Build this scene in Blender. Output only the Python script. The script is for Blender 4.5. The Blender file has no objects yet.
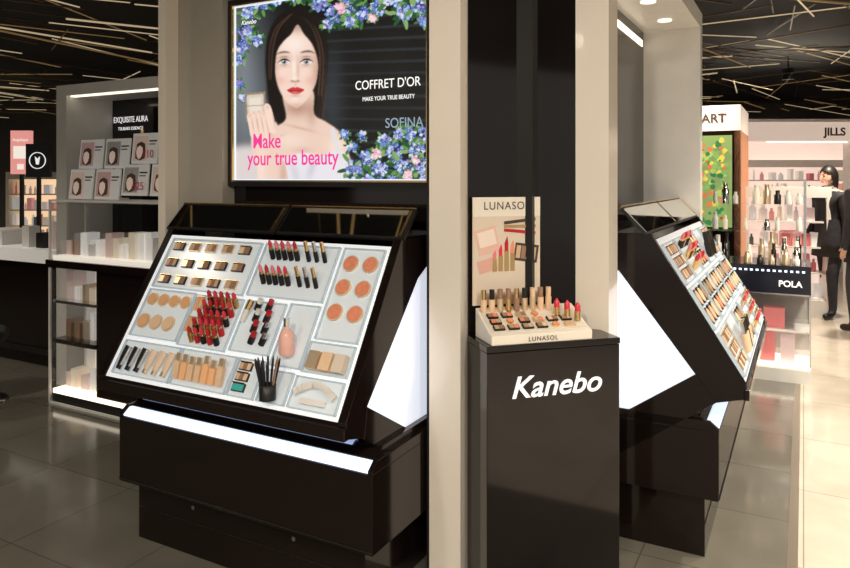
import bpy, bmesh, math, random
import numpy as np
from mathutils import Matrix, Vector
random.seed(7)
sc = bpy.context.scene
sc.view_settings.view_transform = 'Standard'
sc.view_settings.look = 'None'

# ------------------------------------------------------------------ materials
MATS = {}
def mat(name, col, rough=0.5, metal=0.0, emit=0.0, ecol=None, trans=0.0, noise=0.0, nscale=8.0, coat=0.0, alpha=1.0, spec=.5):
    if name in MATS: return MATS[name]
    m = bpy.data.materials.new(name); m.use_nodes = True
    nt = m.node_tree; b = nt.nodes['Principled BSDF']
    c = (col[0], col[1], col[2], 1)
    b.inputs['Base Color'].default_value = c
    b.inputs['Roughness'].default_value = rough
    b.inputs['Metallic'].default_value = metal
    b.inputs['Coat Weight'].default_value = coat
    b.inputs['Alpha'].default_value = alpha
    b.inputs['Specular IOR Level'].default_value = spec
    if trans: b.inputs['Transmission Weight'].default_value = trans
    if emit:
        e = ecol or col
        b.inputs['Emission Color'].default_value = (e[0], e[1], e[2], 1)
        b.inputs['Emission Strength'].default_value = emit
    if noise:
        tc = nt.nodes.new('ShaderNodeTexCoord'); n = nt.nodes.new('ShaderNodeTexNoise')
        n.inputs['Scale'].default_value = nscale; n.inputs['Detail'].default_value = 5
        r = nt.nodes.new('ShaderNodeValToRGB')
        r.color_ramp.elements[0].position = .3; r.color_ramp.elements[1].position = .7
        r.color_ramp.elements[0].color = tuple(max(0, x*(1-noise)) for x in col)+(1,)
        r.color_ramp.elements[1].color = tuple(min(1, x*(1+noise)) for x in col)+(1,)
        nt.links.new(tc.outputs['Object'], n.inputs['Vector']); nt.links.new(n.outputs['Fac'], r.inputs['Fac'])
        nt.links.new(r.outputs['Color'], b.inputs['Base Color'])
    MATS[name] = m
    return m

def tile_mat(name, c1, c2, grout, size, rough):
    m = bpy.data.materials.new(name); m.use_nodes = True
    nt = m.node_tree; b = nt.nodes['Principled BSDF']
    tc = nt.nodes.new('ShaderNodeTexCoord'); br = nt.nodes.new('ShaderNodeTexBrick')
    br.offset = 0.0; br.inputs['Scale'].default_value = 1.0
    br.inputs['Brick Width'].default_value = size; br.inputs['Row Height'].default_value = size
    br.inputs['Mortar Size'].default_value = 0.003; br.inputs['Mortar Smooth'].default_value = .1
    br.inputs['Color1'].default_value = c1+(1,); br.inputs['Color2'].default_value = c2+(1,)
    br.inputs['Mortar'].default_value = grout+(1,)
    n = nt.nodes.new('ShaderNodeTexNoise'); n.inputs['Scale'].default_value = 3.0; n.inputs['Detail'].default_value = 8
    mx = nt.nodes.new('ShaderNodeMixRGB'); mx.blend_type = 'MULTIPLY'; mx.inputs['Fac'].default_value = .45
    r = nt.nodes.new('ShaderNodeValToRGB'); r.color_ramp.elements[0].color = (.55, .55, .55, 1); r.color_ramp.elements[0].position = .3
    r.color_ramp.elements[1].position = .7
    L = nt.links.new
    L(tc.outputs['Object'], br.inputs['Vector']); L(tc.outputs['Object'], n.inputs['Vector'])
    L(n.outputs['Fac'], r.inputs['Fac']); L(br.outputs['Color'], mx.inputs[1]); L(r.outputs['Color'], mx.inputs[2])
    L(mx.outputs['Color'], b.inputs['Base Color'])
    b.inputs['Roughness'].default_value = rough
    b.inputs['Coat Weight'].default_value = .25
    b.inputs['Coat Roughness'].default_value = .05
    return m

BLACK = mat('gloss_black_laminate', (.008, .006, .006), .07, noise=.2, nscale=3, spec=.45)
BLACKM = mat('satin_black', (.012, .011, .011), .4, spec=.4)
BLACKP = mat('dark_brown_lacquer', (.010, .006, .005), .10, spec=.45)
WHITE = mat('white_lacquer', (.82, .80, .76), .3, noise=.03)
CREAM = mat('cream_gloss_panel', (.84, .77, .67), .2, noise=.03, nscale=2, coat=.3)
TAUPE = mat('taupe_glass_panel', (.36, .33, .28), .12, noise=.1, nscale=1.5)
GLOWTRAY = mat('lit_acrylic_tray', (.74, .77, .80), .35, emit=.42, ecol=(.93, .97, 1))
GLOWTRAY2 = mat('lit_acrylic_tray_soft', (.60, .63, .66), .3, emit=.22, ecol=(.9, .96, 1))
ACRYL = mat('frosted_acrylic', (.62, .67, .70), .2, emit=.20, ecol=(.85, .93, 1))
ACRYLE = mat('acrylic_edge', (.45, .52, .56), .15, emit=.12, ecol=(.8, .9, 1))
GLOWB = mat('led_strip_cool', (.8, .85, 1), .4, emit=1.2, ecol=(.66, .76, 1))
GLOWD = mat('led_strip_dim', (.4, .5, .7), .4, emit=.6, ecol=(.45, .60, 1))
GLOWC = mat('lit_cheek_panel', (.8, .85, 1), .4, emit=.66, ecol=(.82, .87, 1))
GLOWW = mat('warm_lightbox', (1, .9, .75), .4, emit=1.4, ecol=(1, .88, .70))
GOLD = mat('polished_gold', (.85, .60, .28), .25, 1.0)
GOLDS = mat('champagne_gold', (.80, .62, .42), .3, .6)
MIRROR = mat('mirror_glass', (.75, .77, .75), .03, 1.0)
GLASS = mat('clear_glass', (.95, 1, 1), .03, trans=1.0, alpha=.15)
RED = mat('lipstick_red', (.50, .015, .025), .3)
RED2 = mat('lipstick_crimson', (.70, .04, .07), .3)
PINKL = mat('lipstick_pink', (.78, .22, .25), .3)
ORANGE = mat('powder_orange', (.82, .44, .21), .6)
CORAL = mat('blush_coral', (.80, .28, .16), .6, noise=.1, nscale=60)
BEIGE = mat('powder_beige', (.82, .57, .37), .6)
BROWN = mat('shadow_brown', (.33, .19, .12), .6)
TAN = mat('shadow_tan', (.66, .45, .30), .6)
TEAL = mat('teal_pack', (.05, .45, .42), .4)
PINKG = mat('pink_glass', (.88, .50, .43), .1)
SILVER = mat('silver', (.7, .7, .7), .2, 1)
PAPER = mat('white_card', (.8, .78, .75), .6)
CARD = mat('beige_card', (.72, .62, .51), .5)

# ------------------------------------------------------------------ mesh builder
class MB:
    def __init__(s): s.V=[]; s.F=[]; s.I=[]; s.S=[]; s.m=[]
    def mi(s, m):
        if m not in s.m: s.m.append(m)
        return s.m.index(m)
    def add(s, vs, fs, m, M=None, smooth=False):
        o = len(s.V); i = s.mi(m)
        for v in vs:
            v = Vector(v)
            s.V.append(tuple(M @ v) if M is not None else tuple(v))
        for f in fs:
            s.F.append(tuple(o+k for k in f)); s.I.append(i); s.S.append(smooth)
    def box(s, x0, x1, y0, y1, z0, z1, m, M=None):
        v = [(x0,y0,z0),(x1,y0,z0),(x1,y1,z0),(x0,y1,z0),(x0,y0,z1),(x1,y0,z1),(x1,y1,z1),(x0,y1,z1)]
        s.add(v, [(0,3,2,1),(4,5,6,7),(0,1,5,4),(1,2,6,5),(2,3,7,6),(3,0,4,7)], m, M)
    def prism_x(s, poly, x0, x1, m, M=None):   # poly in (y,z)
        n = len(poly)
        v = [(x0,p[0],p[1]) for p in poly]+[(x1,p[0],p[1]) for p in poly]
        f = [tuple(range(n-1,-1,-1)), tuple(range(n,2*n))]+[(i,(i+1)%n,n+(i+1)%n,n+i) for i in range(n)]
        s.add(v, f, m, M)
    def prism_z(s, poly, z0, z1, m, M=None):
        n = len(poly)
        v = [(p[0],p[1],z0) for p in poly]+[(p[0],p[1],z1) for p in poly]
        f = [tuple(range(n-1,-1,-1)), tuple(range(n,2*n))]+[(i,(i+1)%n,n+(i+1)%n,n+i) for i in range(n)]
        s.add(v, f, m, M)
    def lathe(s, prof, m, M=None, seg=14, sy=1.0):
        v=[]; f=[]
        for r,z in prof:
            for k in range(seg):
                a=2*math.pi*k/seg; v.append((r*math.cos(a), r*sy*math.sin(a), z))
        for i in range(len(prof)-1):
            for k in range(seg):
                k2=(k+1)%seg; f.append((i*seg+k,i*seg+k2,(i+1)*seg+k2,(i+1)*seg+k))
        s.add(v,f,m,M,True)
        s.add(v,[tuple(range(seg-1,-1,-1)), tuple((len(prof)-1)*seg+k for k in range(seg))],m,M)
    def cyl(s, r, z0, z1, m, M=None, seg=14): s.lathe([(r,z0),(r,z1)], m, M, seg)
    def build(s, name, M=None, parent=None, bevel=0):
        me = bpy.data.meshes.new(name); me.from_pydata(s.V, [], s.F)
        for m in s.m: me.materials.append(m)
        for p,i,sm in zip(me.polygons, s.I, s.S): p.material_index=i; p.use_smooth=sm
        me.update()
        bm = bmesh.new(); bm.from_mesh(me); bmesh.ops.recalc_face_normals(bm, faces=bm.faces); bm.to_mesh(me); bm.free()
        o = bpy.data.objects.new(name, me); sc.collection.objects.link(o)
        if parent is not None:
            o.parent = parent
            if M is not None: o.matrix_local = M
        elif M is not None: o.matrix_world = M
        if bevel:
            b = o.modifiers.new('edge_bevel','BEVEL'); b.width=bevel; b.segments=2; b.limit_method='ANGLE'
        return o

def T(x,y,z): return Matrix.Translation((x,y,z))
def R(deg,ax): return Matrix.Rotation(math.radians(deg),4,ax)
def frame(o,x,y,z):
    M=Matrix.Identity(4)
    for i in range(3): M[i][0]=x[i];M[i][1]=y[i];M[i][2]=z[i];M[i][3]=o[i]
    return M
def text(name, body, size, M, m, parent, extrude=.001, shear=0, bold=0, align='CENTER', spacing=1.0, sx=1.0):
    c = bpy.data.curves.new(name,'FONT'); c.body=body; c.size=size; c.extrude=extrude; c.shear=shear
    c.offset=bold; c.align_x=align; c.align_y='CENTER'; c.space_character=spacing
    c.materials.append(m)
    o = bpy.data.objects.new(name,c); sc.collection.objects.link(o)
    o.parent=parent; o.matrix_local = M @ Matrix.Diagonal((sx,1,1,1))
    return o
def spline(pts, sub=5):
    out=[]; n=len(pts)
    for i in range(n):
        p0,p1,p2,p3=[Vector(pts[(i+j-1)%n]) for j in range(4)]
        for k in range(sub):
            t=k/sub
            out.append(tuple(.5*((2*p1)+(-p0+p2)*t+(2*p0-5*p1+4*p2-p3)*t*t+(-p0+3*p1-3*p2+p3)*t*t*t)))
    return out

ANG = math.degrees(math.atan2(.4757,.8796))
ISL = R(-ANG,'Z')             # island axes
DOWN = frame((0,0,0),(1,0,0),(0,0,1),(0,-1,0))  # wall frame: x right, y up, normal toward -y

# ------------------------------------------------------------------ room shell
FG = tile_mat('grey_stone_tiles', (.16,.148,.12), (.18,.165,.135), (.09,.085,.075), .6, .14)
FC = tile_mat('cream_marble_tiles', (.66,.58,.48), (.70,.62,.51), (.36,.31,.26), .8, .13)
b=MB(); b.box(-16,-.06,-8,24,-.1,0,FG); b.box(-.06,-.02,-8,24,-.1,.001,mat('floor_trim_metal',(.35,.3,.24),.3,.6)); b.box(-.02,14,-8,24,-.1,0,FC)
b.build('floor', ISL)
CEIL=mat('matte_black_ceiling',(.006,.006,.007),.8,noise=.3,nscale=2)
b=MB(); b.box(-14,14,-4,18,3.4,3.5,CEIL); b.build('ceiling')
WDARK=mat('dark_brown_wall',(.035,.027,.022),.5,noise=.3,nscale=1)
b=MB(); b.box(-14,14,17,17.2,0,3.4,WDARK); b.build('wall_back')
b=MB(); b.box(-14.2,-14,-4,17.2,0,3.4,WDARK); b.build('wall_left')
b=MB(); b.box(14,14.2,-4,17.2,0,3.4,WDARK); b.build('wall_right')

# ceiling slats
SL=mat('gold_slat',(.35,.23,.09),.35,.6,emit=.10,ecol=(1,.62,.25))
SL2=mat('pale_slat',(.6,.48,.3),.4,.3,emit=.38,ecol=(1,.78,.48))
SL3=mat('bronze_slat',(.16,.10,.05),.3,.8)
b=MB()
for i in range(620):
    x=random.uniform(-12,13); y=random.uniform(2.5,16.5)
    a=random.choice([24,30,40,55,62,-35,-50,75])+random.uniform(-5,5)
    L=random.uniform(.7,3.0); z=random.uniform(2.98,3.3)
    M=T(x,y,z)@R(a,'Z')@R(random.uniform(-4,4),'Y')
    w=random.choice([.005,.005,.008])
    b.box(-L/2,L/2,-w,w,-w,w,random.choice([SL,SL2,SL3,SL3]),M)
b.build('ceiling_slats')

# ------------------------------------------------------------------ island partition
b=MB()
b.box(-2.46,-1.30,2.58,2.62,0,2.75,BLACK)                 # black panel behind poster
b.box(-2.76,-2.462,2.50,2.62,0,2.75,TAUPE)
b.box(-2.81,-2.76,2.42,2.62,0,2.75,CREAM)
b.box(-1.290,-1.155,2.42,2.62,0,2.75,CREAM)               # corner column (left)
b.box(-1.302,-1.291,2.422,2.61,0,2.75,BLACKM)
b.prism_z([(-1.15,2.48),(-.82,2.81),(-.86,2.85),(-1.19,2.52)],0,2.75,BLACK)
b.box(-.82,-.685,2.81,2.96,0,2.75,CREAM)                  # corner column (right)
b.box(-.94,-.90,2.90,4.6,0,2.6,BLACK)
b.box(-.94,-.56,4.6,4.70,0,2.6,WHITE)
b.box(-.94,-.56,2.962,4.6,2.5,2.6,WHITE)
b.box(-2.80,-.94,2.625,4.7,0,2.6,BLACKM)
b.box(-2.81,-1.30,2.30,2.62,2.62,2.75,CREAM)
for t in (3.3,3.8,4.3):
    b.cyl(.04,2.494,2.4995,GLOWW,T(-.72,t,0))
b.box(-.9,-.895,3.05,4.55,2.40,2.44,GLOWW)
part=b.build('display_partition', ISL)
WTXT=mat('white_sign_letters',(.85,.85,.83),.4,emit=.6,ecol=(1,1,1))
text('logo_letters','Kanebo',.17,frame((-.893,3.40,2.0),(0,1,0),(0,0,1),(1,0,0)),WTXT,part,.004,.3,.004)

# ------------------------------------------------------------------ illuminated poster
def em(name,c,s=.85):
    return mat(name,tuple(x*.3 for x in c),.35,emit=s,ecol=c)
pb=MB()
W,H=1.125,.90; fr=.022
pb.box(0,W,0,H,-.03,-.012,BLACKM)
for (x0,x1,y0,y1) in ((0,W,0,fr),(0,W,H-fr,H),(0,fr,fr,H-fr),(W-fr,W,fr,H-fr)):
    pb.box(x0,x1,y0,y1,-.02,.012,BLACKM)
for (x0,x1,y0,y1) in ((fr,W-fr,fr,fr+.008),(fr,W-fr,H-fr-.008,H-fr),(fr,fr+.008,fr,H-fr),(W-fr-.008,W-fr,fr,H-fr)):
    pb.box(x0,x1,y0,y1,-.01,.013,GOLD)
LB=em('lightbox_edge',(.75,.85,1),1.0)
for (x0,x1,y0,y1) in ((fr+.008,W-fr-.008,fr+.008,fr+.013),(fr+.008,W-fr-.008,H-fr-.013,H-fr-.008),(fr+.008,fr+.013,fr+.008,H-fr-.008),(W-fr-.013,W-fr-.008,fr+.008,H-fr-.008)):
    pb.box(x0,x1,y0,y1,-.01,-.002,LB)
PM = ISL @ T(-2.462,2.549,1.53) @ DOWN
poster=pb.build('advertising_lightbox',PM)
def A(px,py):      # art-board units -> metres on the poster
    a=px-232; x=.006576*a-5.15e-6*a*a
    return x,(178-py)*(.00487-.0000041*a+2e-9*a*a)+.04
# painted print: raster computed with numpy, carried as a colour attribute on a fine grid
SCL=2.5; PX0,PY0=226,-40; NW,NH=int(212*SCL),int(236*SCL)
CV=np.zeros((NH,NW,3)); YY,XX=np.mgrid[0:NH,0:NW]; XX=XX/SCL+PX0; YY=YY/SCL+PY0
fx=np.fft.fftfreq(NW)[None,:]; fy=np.fft.fftfreq(NH)[:,None]
def lin(c): return (np.array(c)/255.0)**2.2
def blurm(m,s):
    if s<=0: return m
    s*=SCL
    return np.clip(np.real(np.fft.ifft2(np.fft.fft2(m)*np.exp(-2*(math.pi*s)**2*(fx*fx+fy*fy)))),0,1)
def pmask(pts,smooth=True,sub=6):
    p=spline(pts,sub) if smooth else pts
    m=np.zeros((NH,NW),bool); n=len(p)
    ys=[q[1] for q in p]; r0=max(0,int((min(ys)-PY0)*SCL)); r1=min(NH,int((max(ys)-PY0)*SCL)+2)
    xs=XX[r0:r1]; yy=YY[r0:r1]; mm=m[r0:r1]
    for i in range(n):
        (xa,ya),(xb,yb)=p[i],p[(i+1)%n]
        if ya==yb: continue
        c=((ya>yy)!=(yb>yy)) & (xs<(xb-xa)*(yy-ya)/(yb-ya)+xa); mm^=c
    return m.astype(float)
def blend(m,c,a=1.0):
    global CV
    m=(m*a)[...,None]; CV=CV*(1-m)+lin(c)*m
def poly(pts,c,bl=.35,a=1.0,smooth=True,clip=None):
    m=blurm(pmask(pts,smooth),bl)
    if clip is not None: m=m*clip
    blend(m,c,a); return m
def blob(x,y,rx,ry,c,a,clip=None,rot=0):
    ca,sa=math.cos(rot),math.sin(rot); dx=(XX-x); dy=(YY-y); u=(dx*ca+dy*sa)/rx; v=(-dx*sa+dy*ca)/ry
    m=np.exp(-(u*u+v*v))
    if clip is not None: m=m*clip
    blend(m,c,a)
blend(np.ones((NH,NW)),(9,11,13))
blob(250,110,22,90,(120,128,134),.75); blob(244,70,10,60,(150,158,165),.4)
blob(332,96,12,40,(70,78,84),.55)
for i in range(13):
    y=8+i*11; poly([(322,y),(434,y-9+i),(434,y-6.6+i),(322,y+1.4)],(60,68,74),.7,.5,False)
blob(376,92,44,34,(12,14,16),.6)
poly([(230,152),(262,146),(300,150),(345,160),(356,176),(352,194),(230,194)],(226,214,212),3,.95)
# hair gathered behind the neck
HC=(22,15,14)
poly([(293,9),(312,12),(324,26),(328,48),(327,76),(324,98),(322,114),(316,124),(300,130),(280,124),(270,104),(267,80),(266,60),(268,38),(276,20)],HC,.9)
rs=random.Random(3)
for k in range(20):
    x=rs.uniform(318,326); d=rs.uniform(-3,3); w=.35
    pts=[(x-7,24),(x-1,50),(x,80),(x+d*.6,100),(x+d-2,116)]
    poly(pts+[(q[0]+w,q[1]) for q in pts[::-1]],(96,70,58) if k%2 else (8,6,6),.35,.5)
# neck, chest
nk=poly([(285,92),(312,90),(314,114),(326,122),(340,133),(348,152),(350,194),(266,194),(262,170),(266,142),(276,128),(287,118)],(238,206,188),.6)
blob(298,108,15,9,(170,118,98),.75,nk); blob(312,112,5,14,(176,126,106),.5,nk); blob(336,146,8,9,(250,228,214),.8,nk); blob(290,140,14,7,(250,226,212),.6,nk)
blob(300,128,16,1.6,(196,150,130),.5,nk,.25); blob(276,138,9,1.6,(190,142,122),.5,nk,-.4); blob(267,160,4,22,(200,156,136),.6,nk); blob(303,150,10,3,(205,160,142),.4,nk)
dr=poly([(278,166),(290,156),(306,153),(322,156),(336,150),(347,156),(352,176),(352,194),(276,194)],(232,228,234),.5)
blob(312,168,4,14,(186,182,196),.5,dr,.3); blob(296,174,4,14,(196,190,204),.5,dr,-.3)
poly([(334,128),(338,142),(342,158),(338,158),(334,144),(330,130)],(225,222,228),.4,.8)
# face
fc=poly([(294,24),(308,29),(317,44),(319,62),(316,82),(309,97),(300,106.5),(294,107),(286,100),(279,86),(275.5,66),(275.5,46),(281,31)],(244,214,197),.55)
blob(318,74,6,26,(190,142,120),.75,fc); blob(277,72,3.5,22,(214,170,150),.55,fc); blob(297,107,14,4,(196,146,126),.55,fc); blob(296,27,18,6,(150,108,92),.6,fc)
blob(294,44,11,8,(255,238,228),.8,fc); blob(294.5,66,1.6,11,(255,240,230),.8,fc); blob(283,75,5,5,(252,222,208),.6,fc); blob(306,76,5,5,(252,222,208),.5,fc)
blob(281.5,80,5,4.5,(236,150,138),.38,fc); blob(310,80,5,5,(228,142,128),.38,fc); blob(295.5,99.5,4,2.6,(254,232,220),.6,fc)
blob(298.5,70,1.4,9,(206,160,140),.55,fc); blob(295.5,81.6,4.2,1.3,(176,118,102),.75,fc); blob(292.8,80.8,1.0,.7,(110,60,52),.8,fc); blob(298.6,80.8,1.0,.7,(110,60,52),.8,fc)
blob(295,78.3,2.2,1.8,(255,240,230),.7,fc); blob(296,95.8,5,1.2,(198,146,128),.6,fc); blob(296,84.8,1.2,1.6,(214,166,148),.5,fc)
for ex,w in ((284.8,5.4),(306.6,5.8)):
    blob(ex,58.5,w*1.25,4.2,(178,124,104),.55,fc); blob(ex,66.5,w,1.4,(206,158,140),.4,fc)
    poly([(ex-w,62.6),(ex-w*.4,59.6),(ex+w*.4,59.4),(ex+w,62.2),(ex+w*.4,64.4),(ex-w*.4,64.5)],(240,234,232),.25)
    blob(ex,61.8,2.35,2.5,(22,12,10),1.0); blob(ex,61.8,1.5,1.6,(5,3,3),1.0); blob(ex-.8,60.9,.6,.6,(255,255,255),1.0)
    poly([(ex-w-1.3,63.2),(ex-w*.5,59.2),(ex+w*.4,58.6),(ex+w+1.3,62.0),(ex+w*.4,60.4),(ex-w*.4,60.6)],(16,9,8),.22)
    poly([(ex-w*.8,57.8),(ex,56.0),(ex+w*.9,57.6),(ex,56.9)],(132,84,68),.3,.8)
    poly([(ex-w,64.4),(ex,65.4),(ex+w,63.6),(ex,64.9)],(92,56,46),.3,.6)
poly([(277,54.6),(281,51.6),(287,51.2),(291,52.8),(287,53),(281,53.4)],(58,38,30),.5,.85)
poly([(300,52.8),(305,50.6),(311,50.6),(315.5,54),(311,52.6),(305,52.8)],(58,38,30),.5,.85)
lp=poly([(287.5,90.2),(291.5,87.8),(294.3,87.0),(295.8,87.8),(297.4,87.0),(300.5,87.8),(304.6,89.8),(301,93),(296.2,94.4),(291.2,93.2)],(206,58,66),.3)
poly([(288,90.3),(292,90.0),(296,90.8),(300,90.0),(304.2,90),(300,91),(296,91.6),(292,91.1)],(120,22,30),.25,.8)
blob(295.6,92.6,3.2,.8,(246,150,150),.7,lp)
# front hair
hr=poly([(292,10),(310,14),(322,30),(325,54),(322,80),(319,98),(317,84),(318,64),(313,46),(304,34),(298,25),(292,34),(284,42),(278,52),(276,70),(275.5,92),(270,84),(267,58),(271,32),(280,16)],HC,.5)
for k in range(22):
    t0=rs.uniform(0,1); x=318+t0*5; pts=[(298+t0*4,14+t0*3),(311+t0*5,28),(x,50),(x+.5,74),(x-1,94)]
    poly(pts+[(q[0]+.35,q[1]+.3) for q in pts[::-1]],(104,76,62) if k%3==0 else (48,34,30),.3,.55)
    pts=[(292-t0*3,14+t0*2),(281-t0*5,28),(275-t0*5,48),(272.5-t0*3,76)]
    poly(pts+[(q[0]+.35,q[1]+.3) for q in pts[::-1]],(88,64,54) if k%3==0 else (44,32,28),.3,.5)
poly([(274,86),(276,100),(279,110),(275,114),(271,106),(270,94)],HC,.5)
# hand + compact
ar=poly([(262,138),(268,126),(276,122),(281,134),(280,150),(287,168),(288,194),(262,194),(258,168),(253,150),(253,136)],(240,208,190),.5)
blob(284,176,4,18,(196,150,130),.6,ar); blob(262,168,5,20,(252,230,216),.6,ar); blob(270,134,5,8,(214,168,148),.4,ar)
poly([(245.5,93),(266,91.5),(267.5,119),(247,121.5)],(150,132,112),.3,1,False); poly([(247.5,95),(264.3,93.7),(265.5,117),(249,119)],(214,200,184),.3,1,False)
poly([(250,98),(262,97),(263,112),(251,113.5)],(236,224,208),.8,.9,False); poly([(246.5,105.5),(266.5,104.6),(266.6,105.4),(246.6,106.3)],(120,100,80),.2,.7,False)
for k,(x,y,l) in enumerate(((249.5,116,20),(254,113,24),(259,112,26),(264,114,26))):
    f=poly([(x-1.5,y),(x+.6,y-2.2),(x+2.8,y),(x+5.2,y+l*.5),(x+7,y+l),(x+2.6,y+l+1),(x+.4,y+l*.5)],(246,216,198),.3)
    blob(x+4.6,y+l*.5,.8,l*.4,(198,146,126),.6,f,-.2); blob(x+.8,y-.4,1.2,1.4,(236,160,150),.7,f)
f=poly([(265,106),(268.5,103.5),(272,108),(275,120),(277,132),(271,132),(267,118)],(248,218,200),.3); blob(275,120,1.2,9,(196,146,126),.6,f,-.2); blob(268.4,107,1.6,2,(238,166,156),.7,f)
# blossoms (local painting)
def spotc(cx,cy,rx,ry,rot,c,a=1.0):
    R_=max(rx,ry)+1; c0=max(0,int((cx-R_-PX0)*SCL)); c1=min(NW,int((cx+R_-PX0)*SCL)+2); r0=max(0,int((cy-R_-PY0)*SCL)); r1=min(NH,int((cy+R_-PY0)*SCL)+2)
    if c1<=c0 or r1<=r0: return
    X=XX[r0:r1,c0:c1]-cx; Y=YY[r0:r1,c0:c1]-cy; ca,sa=math.cos(rot),math.sin(rot)
    d=((X*ca+Y*sa)/rx)**2+((-X*sa+Y*ca)/ry)**2
    m=(np.clip((1.15-d)*3,0,1)*a)[...,None]; CV[r0:r1,c0:c1]=CV[r0:r1,c0:c1]*(1-m)+lin(c)*m
BL=[(64,96,176),(96,128,200),(140,168,220),(126,116,190),(186,204,234),(52,72,140),(210,216,230)]
GR=[(62,116,62),(100,148,76),(34,80,48),(132,168,108)]
def bloom(cx,cy,r,cols=BL):
    for k in range(11):
        a=rs.uniform(0,6.28); q=r*rs.uniform(.8,1.4); spotc(cx+q*math.cos(a),cy+q*math.sin(a),r*.65,r*.22,a,rs.choice(GR)); 
    spotc(cx,cy,r*.9,r*.85,0,(28,38,86),.8)
    for k in range(int(12+r*r*.32)):
        a=rs.uniform(0,6.28); q=r*math.sqrt(rs.random())*.9; x=cx+q*math.cos(a); y=cy+q*math.sin(a); c=rs.choice(cols); pr=rs.uniform(1.1,1.7)
        for j in range(4): spotc(x+pr*.75*math.cos(j*1.57+a),y+pr*.75*math.sin(j*1.57+a),pr*.75,pr*.6,a,tuple(min(255,v+rs.randint(-14,20)) for v in c))
        spotc(x,y,.4,.4,0,(235,240,200))
for c in ((246,32,8),(243,46,7),(239,60,5),(241,84,4),(243,98,3),(258,40,5),(250,12,7),(262,4,7),(278,-2,8),(296,-6,8),(320,4,8),(334,14,9),(348,6,9),(362,14,8),(378,8,8),(392,-2,10),(405,12,9),(420,4,10),(424,20,6),(328,24,5),(350,22,5),(300,-22,14),(340,-18,14),(380,-22,14),(415,-20,14),(265,-20,14),
          (354,168,9),(366,158,8),(380,170,9),(394,152,10),(404,168,10),(416,150,9),(424,166,9),(410,134,7),(424,134,7),(384,140,6),(350,182,6),(368,180,7),(392,182,7),(424,182,6),(352,148,5),(344,134,4),(362,136,4),(398,134,5)):
    bloom(*c)
for c in ((408,176,5),(340,8,5),(372,18,4),(376,154,5),(416,160,4)): bloom(*c,cols=[(236,190,206),(244,214,224),(220,150,180)])
gx0,gx1,gy0,gy1=fr+.006,W-fr-.006,fr+.006,H-fr-.006
GNX,GNY=430,350
gx=np.linspace(gx0,gx1,GNX); gy=np.linspace(gy0,gy1,GNY); GX,GY=np.meshgrid(gx,gy)
a_=(.006576-np.sqrt(.006576**2-4*5.15e-6*GX))/(2*5.15e-6)
PXs=a_+232; PYs=178-(GY-.04)/(.00487-.0000041*a_+2e-9*a_*a_)
ci=np.clip((PXs-PX0)*SCL,0,NW-2); ri=np.clip((PYs-PY0)*SCL,0,NH-2); c0=ci.astype(int); r0=ri.astype(int); fc_=(ci-c0)[...,None]; fr_=(ri-r0)[...,None]
COL=(CV[r0,c0]*(1-fc_)+CV[r0,c0+1]*fc_)*(1-fr_)+(CV[r0+1,c0]*(1-fc_)+CV[r0+1,c0+1]*fc_)*fr_
vs=np.stack([GX,GY,np.full_like(GX,-.008)],-1).reshape(-1,3)
idx=np.arange(GNX*GNY).reshape(GNY,GNX); fs=np.stack([idx[:-1,:-1],idx[:-1,1:],idx[1:,1:],idx[1:,:-1]],-1).reshape(-1,4)
me=bpy.data.meshes.new('printed_artwork'); me.from_pydata(vs.tolist(),[],fs.tolist())
at=me.color_attributes.new('print','FLOAT_COLOR','POINT')
at.data.foreach_set('color',np.concatenate([COL.reshape(-1,3),np.ones((GNX*GNY,1))],1).astype(np.float32).ravel())
pm_=bpy.data.materials.new('backlit_print'); pm_.use_nodes=True; nt=pm_.node_tree; bs=nt.nodes['Principled BSDF']
ca_=nt.nodes.new('ShaderNodeVertexColor'); ca_.layer_name='print'
bs.inputs['Base Color'].default_value=(.02,.02,.02,1); bs.inputs['Roughness'].default_value=.3; bs.inputs['Emission Strength'].default_value=1.0
nt.links.new(ca_.outputs['Color'],bs.inputs['Emission Color']); me.materials.append(pm_)
ao=bpy.data.objects.new('printed_artwork',me); sc.collection.objects.link(ao); ao.parent=poster
TM=em('art_magenta',(.80,.05,.30),1.0); TWm=em('art_textwhite',(.95,.95,.92),1.0)
def ptext(n,s,px,py,size,m,**k):
    x,y=A(px,py); return text(n,s,size,T(x,y,-.006),m,poster,.0005,**k)
ptext('headline_make','Make',254,142,.100,TM,align='LEFT',sx=.80,bold=.001)
ptext('headline_beauty','your true beauty',249,159,.100,TM,align='LEFT',sx=.78,bold=.001)
ptext('headline_brand',"COFFRET D'OR",387,84,.056,TWm,sx=.86)
ptext('headline_sub',"MAKE YOUR TRUE BEAUTY",388,98,.026,TWm,sx=.82)
ptext('small_brand',"Kanebo",250,22,.030,TWm,shear=.3)
ptext('sign_reflection',"SOFINA",404,123,.060,em('art_reflection',(.30,.42,.50),.8),sx=.9)  # reflection of a store sign, painted on as faint glowing letters

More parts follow.
